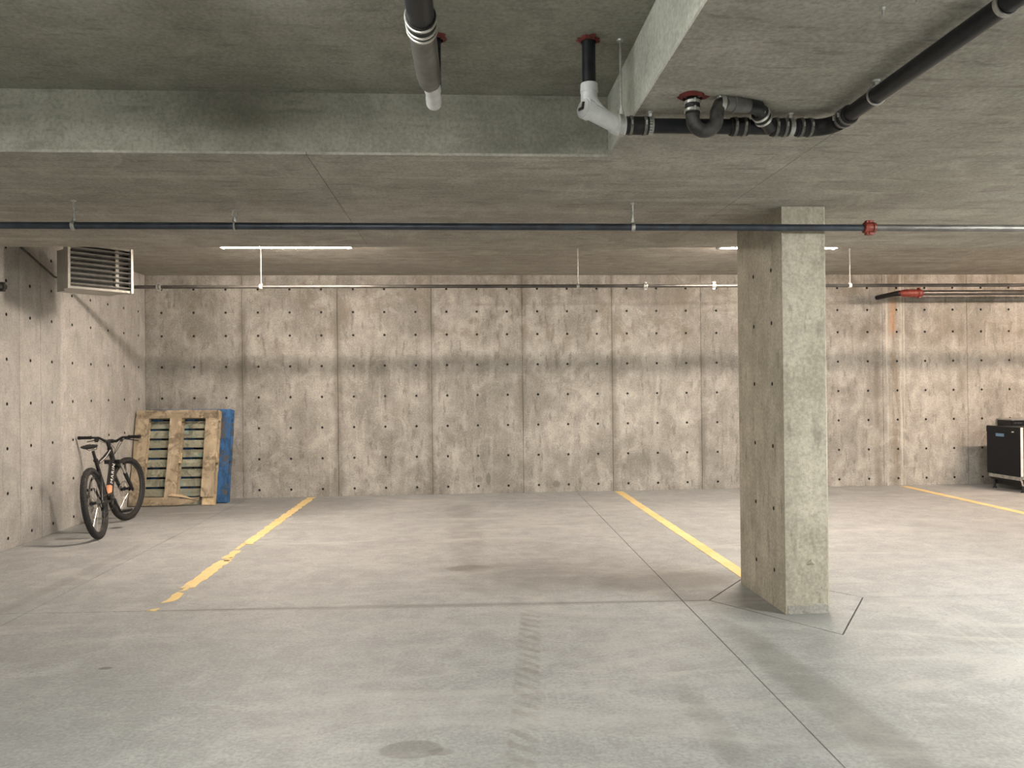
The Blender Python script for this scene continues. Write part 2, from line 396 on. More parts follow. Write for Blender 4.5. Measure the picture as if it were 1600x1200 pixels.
# left wall
wl = struct(MB().box((XL-.3, YN-.3, -.2), (XL-.032, YB+.03, 3.3)).build('wall_left', MAT['joint']), 'pale cast concrete left wall with tie holes')
for a, b, ys in ((YN,-2.2,8),(-2.2,1.36,8),(1.36,2.58,3),(2.58,3.80,3),(3.80,5.02,3),(5.02,6.24,3),(6.24,7.456,3),(7.456,7.816,1),(7.816,9.042,3),(9.042,YB,3)):
    w = b-a-.005
    mb = MB(); mt = M.Translation((XL, a+.0025, 0)) @ M.Rotation(pi/2, 4, 'Z')
    holed_panel(mb, w, [w*(2*i+1)/(2*ys) for i in range(ys)], TIEZ, ZB+.01, .03, .0165, .024, mt)
    mb.build('wall_panel', MAT['wall_side'], wl, mat2=MAT['hole'])
struct(MB().box((XR, YN-.3, -.2), (XR+.3, YB, 3.3)).build('wall_right', MAT['wall_side']), 'concrete wall at the far right end')
struct(MB().box((XL-.3, YN-.3, -.2), (XR, YN, 3.3)).build('wall_near', MAT['wall_side']), 'concrete wall behind the viewpoint')

# ceiling: dropped slab, raised coffer on the left, raised bay at the back
Y1, Y2, XS, YC = 3.655, 6.05, .71, .8
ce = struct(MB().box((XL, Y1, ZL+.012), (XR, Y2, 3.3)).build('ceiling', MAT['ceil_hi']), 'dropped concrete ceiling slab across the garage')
cr = struct(MB().box((XS, YN, ZL+.012), (XR, Y1-.0005, 3.3)).build('ceiling', MAT['beam']), 'dropped concrete ceiling over the right side')
cn = struct(MB().box((XL, YN, ZL+.0), (XS-.0005, YC, 3.3)).build('ceiling', MAT['ceil']), 'dropped ceiling behind the viewpoint')  # unseen front edge brought forward to block rear lamps from the coffer face
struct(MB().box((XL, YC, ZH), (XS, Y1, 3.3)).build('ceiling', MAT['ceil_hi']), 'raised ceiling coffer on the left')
cb = struct(MB().box((XL, Y2, ZB), (XR, YB+.03, 3.3)).build('ceiling', MAT['ceil']), 'raised ceiling bay along the back wall')
def sheets(parent, x0, x1, y0, y1, xc, yc, z, edge0=0):
    xs = sorted([x0] + [q for q in xc if x0+.05 < q < x1-.05] + [x1]); ys = sorted([y0] + [q for q in yc if y0+.05 < q < y1-.05] + [y1])
    for a, b in zip(xs, xs[1:]):
        for c, d in zip(ys, ys[1:]):
            MB().box((a+(.0015 if a > x0 else 0), c+(.001 if c > y0 else 0), z), (b-(.0015 if b < x1 else 0), d-(.001 if d < y1 else 0), z+.012)).build('ceiling_sheet', MAT['ceil'], parent)
XC = [-.722-2.38, -.722, 1.64, 4.0, 6.38, 8.76]
sheets(ce, XL, XR, Y1, Y2, XC, [4.86], ZL)
sheets(cr, XS, XR, YN, Y1, [q for q in XC], [2.40, 1.18, -.04, -1.26, -2.48], ZL)

# ------------------------------------------------------------------ concrete column
cx0, cx1, cy0, cy1 = 1.985, 2.268, 4.647, 5.42
col = thing('concrete_column', 'tall rectangular grey concrete column standing on the parking floor', 'column', ((cx0+cx1)/2, (cy0+cy1)/2, 0))
hw, hd = (cx1-cx0)/2, (cy1-cy0)/2
c_ = .014
poly = [(-hw+.028,-hd), (hw-c_,-hd), (hw,-hd+c_), (hw,hd-c_), (hw-c_,hd), (-hw+.028,hd)]
MB().prism(poly, 0, ZL).build('shaft', MAT['col'], col)
mb = MB(); wv = cy1-cy0
mt = M.Translation((-hw, hd, .0)) @ M.Rotation(-pi/2, 4, 'Z')
holed_panel(mb, wv, [cy1-5.12, cy1-4.82], [.235, .63, 1.03, 1.43, 1.82, 2.16], ZL, .028, .014, .02, mt)
mb.build('side_face', MAT['col'], col, mat2=MAT['hole'])
random.seed(4)
prof = [(-hw+.014, .001)] + [(-hw+.014, .055)] + [(-hw+.014+ i*.025, .056+random.uniform(-.005,.009)) for i in range(1,10)] + [(hw-.016, .052), (hw-.012, .001)]
mb = MB(); mb.prism([(x,z) for x, z in prof], -.004, .004, 0, M.Translation((0,-hd,0)) @ M.Rotation(pi/2, 4, 'X'))
mb.build('base_patch', MAT['rough'], col)
mb = MB()
mb.tube([(0,-hd+.004,.31),(.02,-hd-.001,.325),(.04,-hd+.004,.31)], [.01,.014,.01], 7)
mb.build('surface_scab', MAT['col'], col, True)

# ------------------------------------------------------------------ parking lines
def pline(label, x, segs, w=.10):
    rr = random.Random(int(x*100))
    top = thing('parking_line', label, 'parking line', (x, segs[0][0], 0), 0, 'painted stall lines')
    for y0, y1, lo, hi in segs:
        n = max(4, int((y1-y0)/.06)); L = []; Q = []
        e = .012 if len(segs) > 1 else .004
        for i in range(n+1):
            y = y0 - segs[0][0] + (y1-y0)*i/n; k = .03 if i in (0, n) else 0
            L.append((-w/2+w*lo+rr.uniform(-e,e), y+rr.uniform(-k,k))); Q.append((-w/2+w*hi+rr.uniform(-e,e), y+rr.uniform(-k,k)))
        MB().prism(Q + L[::-1], .0002, .003).build('paint_patch', MAT['yellow'], top)
    return top
pline('worn broken yellow stall line left, towards pallets', -2.0, [(7.25,10.25,0,1),(6.98,7.24,.0,.35),(6.66,6.95,.05,.8),(6.52,6.70,.5,.95),(5.68,6.56,.05,1),(5.62,5.70,.3,.7),(5.32,5.56,.2,.85),(5.10,5.16,.0,.5)])
pline('solid yellow stall line running up to the column', 2.085, [(5.425,10.24,0,1)])
pline('yellow stall line at far right near black appliances', 6.05, [(5.3,10.2,0,1)])

# ------------------------------------------------------------------ hangers
def hanger(label, p, ztop, r, axis, group=None, w=.02, ring_mat='steel', rod_r=.005):
    """threaded rod from the ceiling and a strap ring round a pipe; p = pipe centre"""
    h = thing('pipe_hanger', label, 'hanger', p, 0, group)
    p = V(p); ax = V(axis).normalized()
    rod = MB().cyl((0,0,r+.012), (0,0,ztop-p.z), rod_r, 8)
    rod.build('rod', MAT['steel'], h, True)
    mb = MB(); sd = ax.cross(V((0,0,1)))
    ro, ri = r+.006, r+.0015; n = 28; vs = []; fs = []
    for k in range(n):
        d = sd*cos(2*pi*k/n) + V((0,0,1))*sin(2*pi*k/n)
        s_ = 1.0 + (.35 if .22 < k/n < .28 else 0)
        for q, s2 in ((ri,-1),(ro*s_,-1),(ro*s_,1),(ri,1)): vs.append(tuple(d*q + ax*(s2*w/2)))
    for k in range(n):
        a, b = k*4, ((k+1)%n)*4
        for j in range(4): fs.append((a+j, b+j, b+(j+1)%4, a+(j+1)%4))
    mb.add(vs, fs).build('strap_ring', MAT[ring_mat], h, True)
    MB().lathe((0,0,r+.006), (0,0,1), [(0,.012),(.012,.012),(.014,.008),(.03,.008)], 6).build('nut', MAT['steel'], h)
    MB().lathe((0,0,ztop-p.z-.006), (0,0,1), [(0,.012),(.006,.015)], 10).build('ceiling_anchor', MAT['steel'], h)
    return h

def coupling(parent, c, ax, r, L=.09, col='red', name='coupling'):
    ax = V(ax).normalized(); c = V(c); a = c - ax*L/2
    o = MB().lathe(a, ax, [(0,r+.004),(.004,r+.012),(L*.25,r+.014),(L*.3,r+.010),(L*.7,r+.010),(L*.75,r+.014),(L-.004,r+.012),(L,r+.004)], 20).build(name, MAT[col], parent, True)
    for s in (-1, 1):
        q = c + V((0,0,1))*s*(r+.016) if abs(ax.z) < .5 else c + V((1,0,0))*s*(r+.016)
        sd = ax.cross(V((0,0,1))) if abs(ax.z) < .5 else V((0,1,0))
        MB().lathe(q-sd*.022, sd, [(0,.009),(.008,.009),(.009,.006),(.036,.006),(.037,.009),(.044,.009)], 6).build('bolt', MAT[col], o)
        MB().box((-L*.3,-.016,-.007),(L*.3,.016,.007), 0, M.Translation(q) @ M.Rotation(atan2(ax.y, ax.x), 4, 'Z')).build('lug', MAT[col], o)
    return o

# front sprinkler main
YF, ZF, RF = 4.58, 2.385, .021
fp = thing('sprinkler_pipe', 'dark sprinkler pipe crossing in front of the column below ceiling', 'pipe', (0, YF, ZF))
MB().cyl((XL+.01,0,0), (2.47,0,0), RF, 18).build('pipe_run', MAT['blackiron'], fp, True)
o = MB().cyl((2.55,0,0), (XR-.01,0,0), RF, 18).build('pipe_run', MAT['zincpipe'], fp, True); o['label'] = 'grey zinc pipe section'
coupling(fp, (2.51,0,0), (1,0,0), RF, .075)
for i, (x, l) in enumerate(((-2.23,'steel hanger on front sprinkler pipe nearest the left wall'),(1.035,'steel hanger on front sprinkler pipe beside the column'))):
    hanger(l, (x, YF, ZF), ZL, RF, (1,0,0), 'hangers of the front sprinkler pipe', .022)
# upright sprinkler head with cup bracket
sp = MB().torus((0,0,0), (1,0,0), RF+.004, .006, 24, 8).build('sprinkler_head', MAT['steel'], fp, True); sp.location = (-1.32,0,0)
MB().lathe((0,0,RF), (0,0,1), [(0,.013),(.02,.013),(.022,.010),(.034,.010)], 10).build('nipple', MAT['steel'], sp, True)
mb = MB()
for s in (-1,1): mb.tube([(0.0,0,RF+.03),(s*.015,0,RF+.042),(s*.013,0,RF+.06),(0,0,RF+.072)], .0035, 6)
mb.build('frame_arms', MAT['steel'], sp, True)
mb = MB(); mb.lathe((0,0,RF+.072), (0,0,1), [(0,.02),(.003,.022)], 16)
for k in range(10): mb.box((.019,-.003,RF+.071),(.027,.003,RF+.074), 0, M.Rotation(2*pi*k/10, 4, 'Z'))
mb.build('deflector', MAT['steel'], sp)

# back sprinkler pipe
YP, ZP, RP = 8.32, 2.52, .0185
bp = thing('sprinkler_pipe', 'slim sprinkler pipe running along the back bay near the wall', 'pipe', (0, YP, ZP))
MB().cyl((XL+.001,0,0), (XR-.01,0,0), RP, 16).build('pipe_run', MAT['darkpipe'], bp, True)
for x in (-3.19, 2.01, 2.777): coupling(bp, (x,0,0), (1,0,0), RP, .05, 'steel')
for x, l in ((-2.13,'white rod hanger on back pipe below the left strip light'),(1.266,'thin rod hanger on back pipe at mid wall'),(4.33,'white rod hanger on back pipe just right of column')):
    hanger(l, (x, YP, ZP), ZB, RP, (1,0,0), 'hangers of the back pipe', .03, 'lamp_body' if x != 1.266 else 'steel', .0065)

# right hand main with red coupling at the wall
rp = thing('wall_pipe', 'thick steel pipe with red coupling entering the right back wall', 'pipe', (6.0, 9.85, 2.62))
RW = .036
MB().cyl((.10,0,0), (XR-6.01,0,0), RW, 18).build('pipe_run', MAT['darkpipe'], rp, True)
MB().lathe((-.22,0,-.005), (1,0,0), [(0,.030),(.06,.045),(.10,.052),(.22,.052),(.26,.05),(.27,.06),(.30,.06),(.31,.05),(.335,.044)], 22).build('red_coupling', MAT['red'], rp, True)
MB().tube([(-.19,0,-.005),(-.22,.012,-.008),(-.245,.05,-.010),(-.25,.12,-.010),(-.25,.455,-.010)], [.040,.036,.033,.032,.032], 14).build('elbow', MAT['rubber'], rp, True)
for s in (-1,1): MB().lathe((.07,-.03,s*.062), (0,1,0), [(0,.011),(.012,.011),(.013,.007),(.05,.007),(.051,.011),(.062,.011)], 6).build('bolt', MAT['red'], rp)

# ------------------------------------------------------------------ firestop collars
def firestop(label, c, r, seed, sx=1):
    rr = random.Random(seed); mb = MB()
    n = 22; a = [1.45+rr.uniform(-.25,.35) for _ in range(n)]
    vs = []; fs = []
    for k in range(n):
        d = V((cos(2*pi*k/n)*sx, sin(2*pi*k/n), 0))
        vs += [tuple(d*r*.98), tuple(d*r*.98+V((0,0,-.012))), tuple(d*r*(1+.5*(a[k]-1))+V((0,0,-.006-rr.uniform(0,.008)))), tuple(d*r*a[k]+V((0,0,-.001)))]
    for k in range(n):
        q, p = k*4, ((k+1)%n)*4
        for j in range(4): fs.append((q+j, p+j, p+(j+1)%4, q+(j+1)%4))
    mb.add(vs, fs); o = mb.build('firestop_collar', MAT['redfoam'], None, True); o.location = c
    return tag(o, label, 'collar', 'red firestop collars')
firestop('red firestop collar where black riser meets the coffer ceiling', (.518, 3.05, ZH), .031, 1)
firestop('ragged red firestop collar above the drain trap', (.884, 2.87, ZL), .031, 2, 1.25)
firestop('red firestop collar half hidden behind the big left pipe', (-.098, 3.06, ZH), .034, 3)

# ------------------------------------------------------------------ drain line with wye and trap
YD, ZD, RD = 3.05, 2.475, .030
dp = thing('drain_pipe', 'black plastic drain line with white wye and looped trap', 'pipe', (0, YD, ZD))
def sleeve(parent, c, ax, r, L=.085, bands=(-.25,.25), bm='dullband', n='coupling'):
    ax = V(ax).normalized(); c = V(c); a = c - ax*L/2
    o = MB().lathe(a, ax, [(0,r+.003),(.003,r+.006),(L-.003,r+.006),(L,r+.003)], 20).build(n, MAT['rubber'], parent, True)
    for b in bands:
        MB().lathe(c+ax*(b*L-.006), ax, [(0,r+.006),(.0005,r+.009),(.0115,r+.009),(.012,r+.006)], 20).build('clamp_band', MAT[bm], o, True)
        sd = ax.cross(V((0,0,1))) if abs(ax.z) < .9 else V((1,0,0))
        q = c + ax*b*L - sd.normalized()*0 + V((0,-1,0))*(r+.012) if abs(ax.y) < .9 else c + ax*b*L + V((-1,0,0))*(r+.012)
        MB().lathe(q-V((0,0,.008)), (0,0,1), [(0,.004),(.016,.004)], 6).build('clamp_screw', MAT['band'], o)
    return o
X0 = .518
MB().cyl((X0,0,ZH-ZD), (X0,0,.125), .0275, 18).build('riser', MAT['abs'], dp, True)
mb = MB(); mb.lathe((X0,0,.165), (0,0,-1), [(0,.034),(.035,.036),(.037,.031)], 20)
mb.tube([(X0,0,.135),(X0,0,.105),(X0+.006,-.004,.085),(X0+.028,-.006,.055),(X0+.06,-.004,.03)], [.034,.034,.033,.032,.031], 18)
mb.build('white_elbow', MAT['pvc'], dp, True)
# wye body lies along (+x, slightly back), clean-out end towards the camera's left
wa = V((-.035,-.085,.038)); we = V((.115,0,.0)); wd = (we + V((X0,0,0)) - (wa + V((X0,0,0)))).normalized()
wy = MB(); wy.lathe(wa+V((X0,0,0)), wd, [(0,.040),(.028,.040),(.030,.034),(.09,.034),(.155,.034),(.158,.039),(.19,.039)], 22)
wy = wy.build('white_wye', MAT['pvc'], dp, True)
q = wa + V((X0,0,0))
MB().lathe(q - wd*.010, wd, [(0,.030),(.002,.034),(.0105,.034)], 24).build('cleanout_plug', MAT['pvc'], wy, True)
zz = wd.to_track_quat('Z', 'Y').to_matrix().to_4x4()
mb = MB(); mt = M.Translation(q - wd*.0105) @ zz
mb.box((-.014,-.014,-.006),(.014,-.004,.0), 0, mt); mb.box((-.014,-.014,-.006),(-.004,.016,.0), 0, mt)
mb.build('plug_key', MAT['trap'], wy)
MB().lathe((X0+.12,0,0), (1,0,0), [(0,.033),(.002,.036),(.025,.036),(.027,.033)], 20).build('white_socket', MAT['pvc'], dp, True)
XE = 1.512
RB = .075
run = [(X0+.13,0,0), (XE-RB,0,0)]
MB().cyl(run[0], run[1], RD, 20).build('pipe_run', MAT['abs'], dp, True)
MB().tube(arc((XE-RB,-RB,0), (1,0,0), (0,1,0), RB, pi/2, 0, 10), RD+.004, 18).build('bend', MAT['rubber'], dp, True)
MB().cyl((XE,-RB,0), (XE,-6.5,0), RD, 20).build('pipe_run', MAT['abs'], dp, True)
for x in (.715,): sleeve(dp, (x,0,0), (1,0,0), RD, .11, (-.28,.24))
for x in (1.13, 1.30, 1.405): sleeve(dp, (x,0,0), (1,0,0), RD, .075)
sleeve(dp, (XE,-.13,0), (0,1,0), RD, .075)
# trap: drop from the slab, U bend, then sideways and back into the run
tx, ty = .884, 2.87-YD
MB().cyl((tx,ty,ZL-ZD), (tx,ty,.0), .0225, 16).build('trap_inlet', MAT['abs'], dp, True)
sleeve(dp, (tx,ty,.012), (0,0,1), .0225, .06, (-.24,.26), 'band')
rt = .046
pts = [V((tx,ty,-.012))] + arc((tx+rt,ty,-.032), (1,0,0), (0,0,1), rt, pi, 2*pi, 14) + [V((tx+2*rt+.003,ty,-.005)), V((tx+2*rt+.015,ty+.004,.022)), V((tx+2*rt+.04,ty+.01,.034))]
MB().tube(pts, .0265, 16).build('trap_bend', MAT['trap'], dp, True)
t0 = V((tx+2*rt+.025,ty+.008,.032)); t1 = t0 + V((.115,.03,0))
MB().tube([t0, t1], .027, 16).build('grey_reducer', MAT['greyfit'], dp, True)
MB().lathe(t0+V((.045,.011,0)), (t1-t0), [(0,.027),(.002,.031),(.03,.031),(.032,.027)], 18).build('reducer_rib', MAT['greyfit'], dp, True)
MB().tube([t1-V((.005,0,0)), t1+V((.045,.018,0)), t1+V((.085,.06,-.022)), t1+V((.135,.125,-.04))], .0275, 16).build('return_bend', MAT['abs'], dp, True)
e0 = t1+V((.045,.018,0)); e1 = t1+V((.085,.06,-.022)); sleeve(dp, (e0+e1)/2+V((.012,.02,-.006)), e1-e0, .0275, .055, (-.22,.28), 'band')

hanger('tall rod hanger holding the white wye beside ceiling step', (.646, YD, ZD), ZH, .037, (1,0,0), 'hangers of the black drain line', .018)
hanger('short strap hanger right of the ceiling step', (.765, YD, ZD), ZL, RD, (1,0,0), 'hangers of the black drain line', .018)
hanger('strap hanger gripping the drain trap outlet', (.996, 2.875, ZD+.028), ZL, .027, (1,.2,0), 'hangers of the black drain line', .018)
hanger('strap hanger between couplings just before drain bend', (1.345, YD, ZD), ZL, RD, (1,0,0), 'hangers of the black drain line', .018)
hanger('thin loop hanger on drain pipe after the bend', (XE, 2.70, ZD), ZL, RD, (0,1,0), 'hangers of the black drain line', .007)
hanger('grey loop hanger on drain pipe nearest the viewer', (XE, 2.03, ZD), ZL, RD, (0,1,0), 'hangers of the black drain line', .016)

# ------------------------------------------------------------------ big left waste pipe
lp = thing('waste_pipe', 'thick dark waste pipe ending in a grey elbow overhead', 'pipe', (-.118, 0, 2.575))
RB_ = .042
MB().cyl((0,YC+.005,0), (0,2.42,0), RB_, 22).build('pipe_run', MAT['abs'], lp, True)
o = MB().lathe((0,2.37,0), (0,1,0), [(0,RB_+.002),(.004,RB_+.006),(.09,RB_+.006),(.094,RB_+.002)], 24).build('coupling', MAT['rubber'], lp, True)
for y in (2.375, 2.42, 2.448): MB().lathe((0,y,0), (0,1,0), [(0,RB_+.006),(.001,RB_+.0095),(.011,RB_+.0095),(.012,RB_+.006)], 24).build('clamp_band', MAT['band'], o, True)
MB().tube([(0,2.45,0),(.001,2.60,0),(.003,2.74,0),(.005,2.82,-.002),(.007,2.865,-.005),(.008,2.89,-.008),(.009,2.90,-.009)], [.043,.0445,.0445,.044,.041,.034,.028], 22).build('grey_elbow', MAT['greyfit'], lp, True)
mb = MB(); mb.lathe((.016,2.87,-.014), (0,1,-.03), [(0,.028),(.03,.032),(.06,.032),(.062,.029),(.12,.029),(.13,.031),(.18,.031),(.192,.020)], 20)
mb.build('white_end', MAT['pvc'], lp, True)
MB().tube([(.016,3.06,-.005),(.018,3.06,.05),(.018,3.06,ZH-2.575)], .027, 16).build('riser', MAT['abs'], lp, True)

# ------------------------------------------------------------------ strip lights
def strip_light(label, x, y, ztop, mat, L=1.22, rot=0):
    l = thing('strip_light', label, 'light', (x, y, ztop), rot, 'ceiling strip lights')
    MB().box((-L/2,-.045,-.055),(L/2,.045,0)).build('housing', MAT['lamp_body'], l, bevel=.008)
    mb = MB(); n = 10
    poly = [(.06*cos(pi+pi*k/n), .055*sin(pi+pi*k/n)) for k in range(n+1)]
    mb.prism(poly, -L/2+.01, L/2-.01, 0, M.Translation((0,0,-.055)) @ M(((0,0,1,0),(1,0,0,0),(0,1,0,0),(0,0,0,1))))
    mb.build('diffuser', MAT[mat], l)
    for s in (-1,1):
        MB().box((s*L/2-.012,-.062,-.113),(s*L/2+.012,.062,-.0)).build('end_cap', MAT['lamp_body'], l, bevel=.01)
    return l
ZW = ZB-.03
strip_light('lit warm strip light in the back bay left of centre', -1.68, 7.55, ZW, 'warm', 1.24)
strip_light('lit warm strip light in the back bay behind the column', 3.18, 7.55, ZW, 'warm', 1.2)
strip_light('lit warm strip light in the back bay off to the right', 7.9, 7.55, ZW, 'warm_strong', 1.24)
strip_light('lit cool strip light in the raised coffer', -1.0, 1.95, ZH, 'dim', 1.24, pi/2)
strip_light('lit cool strip light on the right ceiling', 4.6, 2.95, ZL, 'bright', 1.24)
strip_light('added unseen fill light on the far right ceiling', 9.0, 2.6, ZL, 'cool', 1.24)  # added out of view to raise the ambient light on the right
strip_light('lit cool strip light on the left ceiling behind the viewpoint', -1.6, -1.3, ZL, 'cool', 1.24)
strip_light('added unseen fill light low on the ceiling at the right rear', 7.6, -2.2, ZL, 'cool', 1.24)  # extra lamp out of view, added to even out the lighting
strip_light('added unseen fill light on the ceiling at the left rear', -1.6, -4.4, ZL, 'cool', 1.24)  # unseen lamp added behind the camera as general fill
strip_light('lit cool strip light on the ceiling behind the viewpoint', 3.4, -2.2, ZL, 'cool', 1.24)

# ------------------------------------------------------------------ unit heater
ang = atan2(.74, .67)
ht = thing('unit_heater', 'beige unit heater with slatted grille hanging in left corner', 'heater', (-3.61, 7.30, 2.38), ang)
HW, HH, HD = .60, .43, .40      # local x along grille, y backwards
mb = MB()
def frus(y0, y1, i0, i1):
    a = [(-0+i0,y0,0),(HW-i0,y0,0),(HW-i0,y0,HH-i0*.6),(i0,y0,HH-i0*.6)]
    b = [(i1,y1,0),(HW-i1,y1,0),(HW-i1,y1,HH-i1*.6),(i1,y1,HH-i1*.6)]
    return a + b
ff = [(0,1,5,4),(1,2,6,5),(2,3,7,6),(3,0,4,7)]
mb.add(frus(.0, .10, 0, .0), ff); mb.add(frus(.10, .22, 0, .06), ff); mb.add(frus(.22, HD, .06, .06), ff + [(4,5,6,7)])
o_ = .022
a = frus(0, 0, 0, 0)[:4]; b = [(o_,0,o_),(HW-o_,0,o_),(HW-o_,0,HH-o_),(o_,0,HH-o_)]; c2 = [(x,.06,z) for x,y,z in b]
mb.add(a+b+c2, [(0,1,5,4),(1,2,6,5),(2,3,7,6),(3,0,4,7),(4,5,9,8),(5,6,10,9),(6,7,11,10),(7,4,8,11)])
mb.build('cabinet', MAT['heater'], ht)
MB().box((.02,.058,.02),(HW-.02,.07,HH-.02)).build('coil_face', MAT['heater_dark'], ht)
MB().box((HW*.74,.035,.022),(HW*.79,.058,HH-.022)).build('inner_post', MAT['heater'], ht)
lv = MB().box((.02,-.012,-.003),(HW-.02,.026,.003), 0, M.Rotation(R(-22), 4, 'X')).build('louver', MAT['louver'], ht, bevel=.001)
lv.location = (0, .008, .045)
for k in range(1, 8): put('louver', lv.data, ht, (0,.008,.045+k*.048))
MB().box((-.006,-.012,-.004),(.008,.012,HH)).build('edge_trim', MAT['louver'], ht, bevel=.002)
MB().box((HW-.03,-.012,-.004),(HW-.012,.002,HH)).build('edge_trim', MAT['louver'], ht, bevel=.002)
mb = MB()
for x in (.10, HW-.10): mb.cyl((x,.25,HH-.04), (x,.25,ZB-2.38), .006, 8)
mb.build('hanging_rods', MAT['steel'], ht, True)
cdt = MB().tube([(-4.10,7.30,2.83),(-4.10,7.46,2.772),(-4.085,8.0,2.58),(-3.96,8.08,2.55),(-3.75,7.95,2.55)], .010, 10).build('conduit', MAT['trap'], None, True)
tag(cdt, 'thin dark conduit sloping down the left wall behind heater', 'conduit')
st = thing('pipe_stub', 'small dark pipe fitting on the left wall at frame edge', 'pipe', (-4.075, 6.6, 2.364))
MB().cyl((0,0,0), (0,.50,0), .018, 12).build('pipe_run', MAT['zincpipe'], st, True)
coupling(st, (0,.5,0), (0,1,0), .018, .05, 'trap')
MB().cyl((0,.30,0), (-.052,.30,0), .012, 10).build('wall_bracket', MAT['steel'], st, True)

# ------------------------------------------------------------------ pallets
def pallet(label, loc, lean, rotz, mats, damaged):
    """lying face out: local x across, z up the slope, y=0 is the underside facing the camera"""
    p = thing('pallet', label, 'pallet', loc, 0, 'leaning pallets')
    p.rotation_euler = (-lean, 0, rotz)
    Wd, Ht = 1.02, 1.20; rr = random.Random(3 if damaged else 8)
    mv, mh, md, mk = mats
    # underside perimeter boards
    for i, x in enumerate((.0, .42, .86)):
        w = (.165, .145, .16)[i]
        e = [(x,.10),(x+w,.10),(x+w-rr.uniform(0,.012),.55),(x+w,1.11),(x,1.11),(x+rr.uniform(0,.012),.6)]
        MB().prism(e, 0, .018, 0, M.Translation((0,.018,0)) @ M.Rotation(pi/2, 4, 'X')).build('bottom_upright_board', MAT[mv], p)
    if damaged:
        e = [(0,0),(.50,-.0),(.62,.005),(.74,.03),(.84,.055),(.85,.10),(.62,.085),(.56,.115),(.50,.125),(.46,.105),(0,.105)]
    else: e = [(0,0),(1.02,0),(1.02,.11),(0,.11)]
    MB().prism(e, 0, .02, 0, M.Translation((0,.018,0)) @ M.Rotation(pi/2, 4, 'X')).build('bottom_cross_board', MAT[mh], p)
    e = [(.02,1.09),(.5,1.095),(1.0,1.09),(1.02,1.11),(1.005,1.195),(.6,1.2),(.3,1.195),(.03,1.2),(0,1.17)]
    MB().prism(e, 0, .02, 0, M.Translation((0,.018,0)) @ M.Rotation(pi/2, 4, 'X')).build('bottom_cross_board', MAT[mh], p)
    if damaged:
        MB().prism([(.47,.11),(.60,.095),(.80,.06),(.66,.115),(.52,.135)], 0, .01, 0, M.Translation((0,-.006,.01)) @ M.Rotation(pi/2, 4, 'X')).build('splinter', MAT['wood_block'], p)
        MB().prism([(.66,.98),(.78,1.05),(.79,1.06),(.67,.99)], 0, .006, 0, M.Translation((0,.06,0)) @ M.Rotation(pi/2, 4, 'X')).build('splinter', MAT['wood_block'], p)
    # nine blocks
    for i, x in enumerate((.0, .42, .875)):
        for z in (.0, .53, 1.06):
            w = .145; MB().box((x,.02,z),(x+w,.105,z+.135)).build('block', MAT[mk], p, bevel=.003)
    # stringer boards and deck slats
    for x in (0, .42, .875): MB().box((x,.105,0),(x+.145,.122,1.2)).build('stringer_board', MAT[mv], p)
    n = 10; g = .027; h = (1.2 - g*(n-1))/n
    for k in range(n):
        z = k*(h+g); MB().box((rr.uniform(0,.008),.122,z),(Wd-rr.uniform(0,.008),.14,z+h)).build('deck_slat', MAT[md], p, bevel=.002)
    return p
# weathered one in front, blue one against the wall
lean = R(13.0)
pallet('blue painted wooden pallet behind the weathered one', (-4.00, 9.875, .01), R(12.5), 0, ('blue_worn','blue_worn','shade_wood','blue'), False)
pallet('weathered bare wood pallet with splintered bottom board leaning in corner', (-4.11, 9.70, .01), lean, 0, ('wood_v','wood_h','wood_deck','wood_block'), True)

# ------------------------------------------------------------------ bicycle
MAT['tire'] = plain('tyre_rubber', (.030,.029,.028), .75, 0, .3, 60, .3)
MAT['frame'] = plain('black_frame_paint', (.014,.014,.015), .35, 0, .3)
MAT['rim'] = plain('dark_rim', (.05,.05,.05), .4, .4)
MAT['chrome'] = plain('bright_metal', (.62,.6,.57), .25, .9, .1)
MAT['white'] = plain('white_print', (.75,.73,.70), .5)
MAT['orange'] = plain('orange_fade_paint', (.66,.30,.16), .45, 0, .2)
MAT['padding'] = plain('saddle_cover', (.03,.03,.03), .6)
bk = thing('bicycle', 'black hardtail mountain bicycle leaning on left wall beside pallets', 'bicycle', (-3.515, 7.68, .002))
bk.rotation_euler = (M.Rotation(atan2(1.1,-.19), 4, 'Z') @ M.Rotation(R(-8.0), 4, 'X')).to_euler()
WR, WBs = .345, 1.10
AX = V((0,0,WR)); FX = V((WBs,0,WR)); BB = V((.43,0,.31)); ST = V((.27,0,.70)); HT = V((.80,0,.815)); HB = V((.845,0,.705))
sa = (HT-HB).normalized()                                       # steering axis
steer = M.Translation(HB) @ M.Rotation(R(-18), 4, sa) @ M.Translation(-HB)
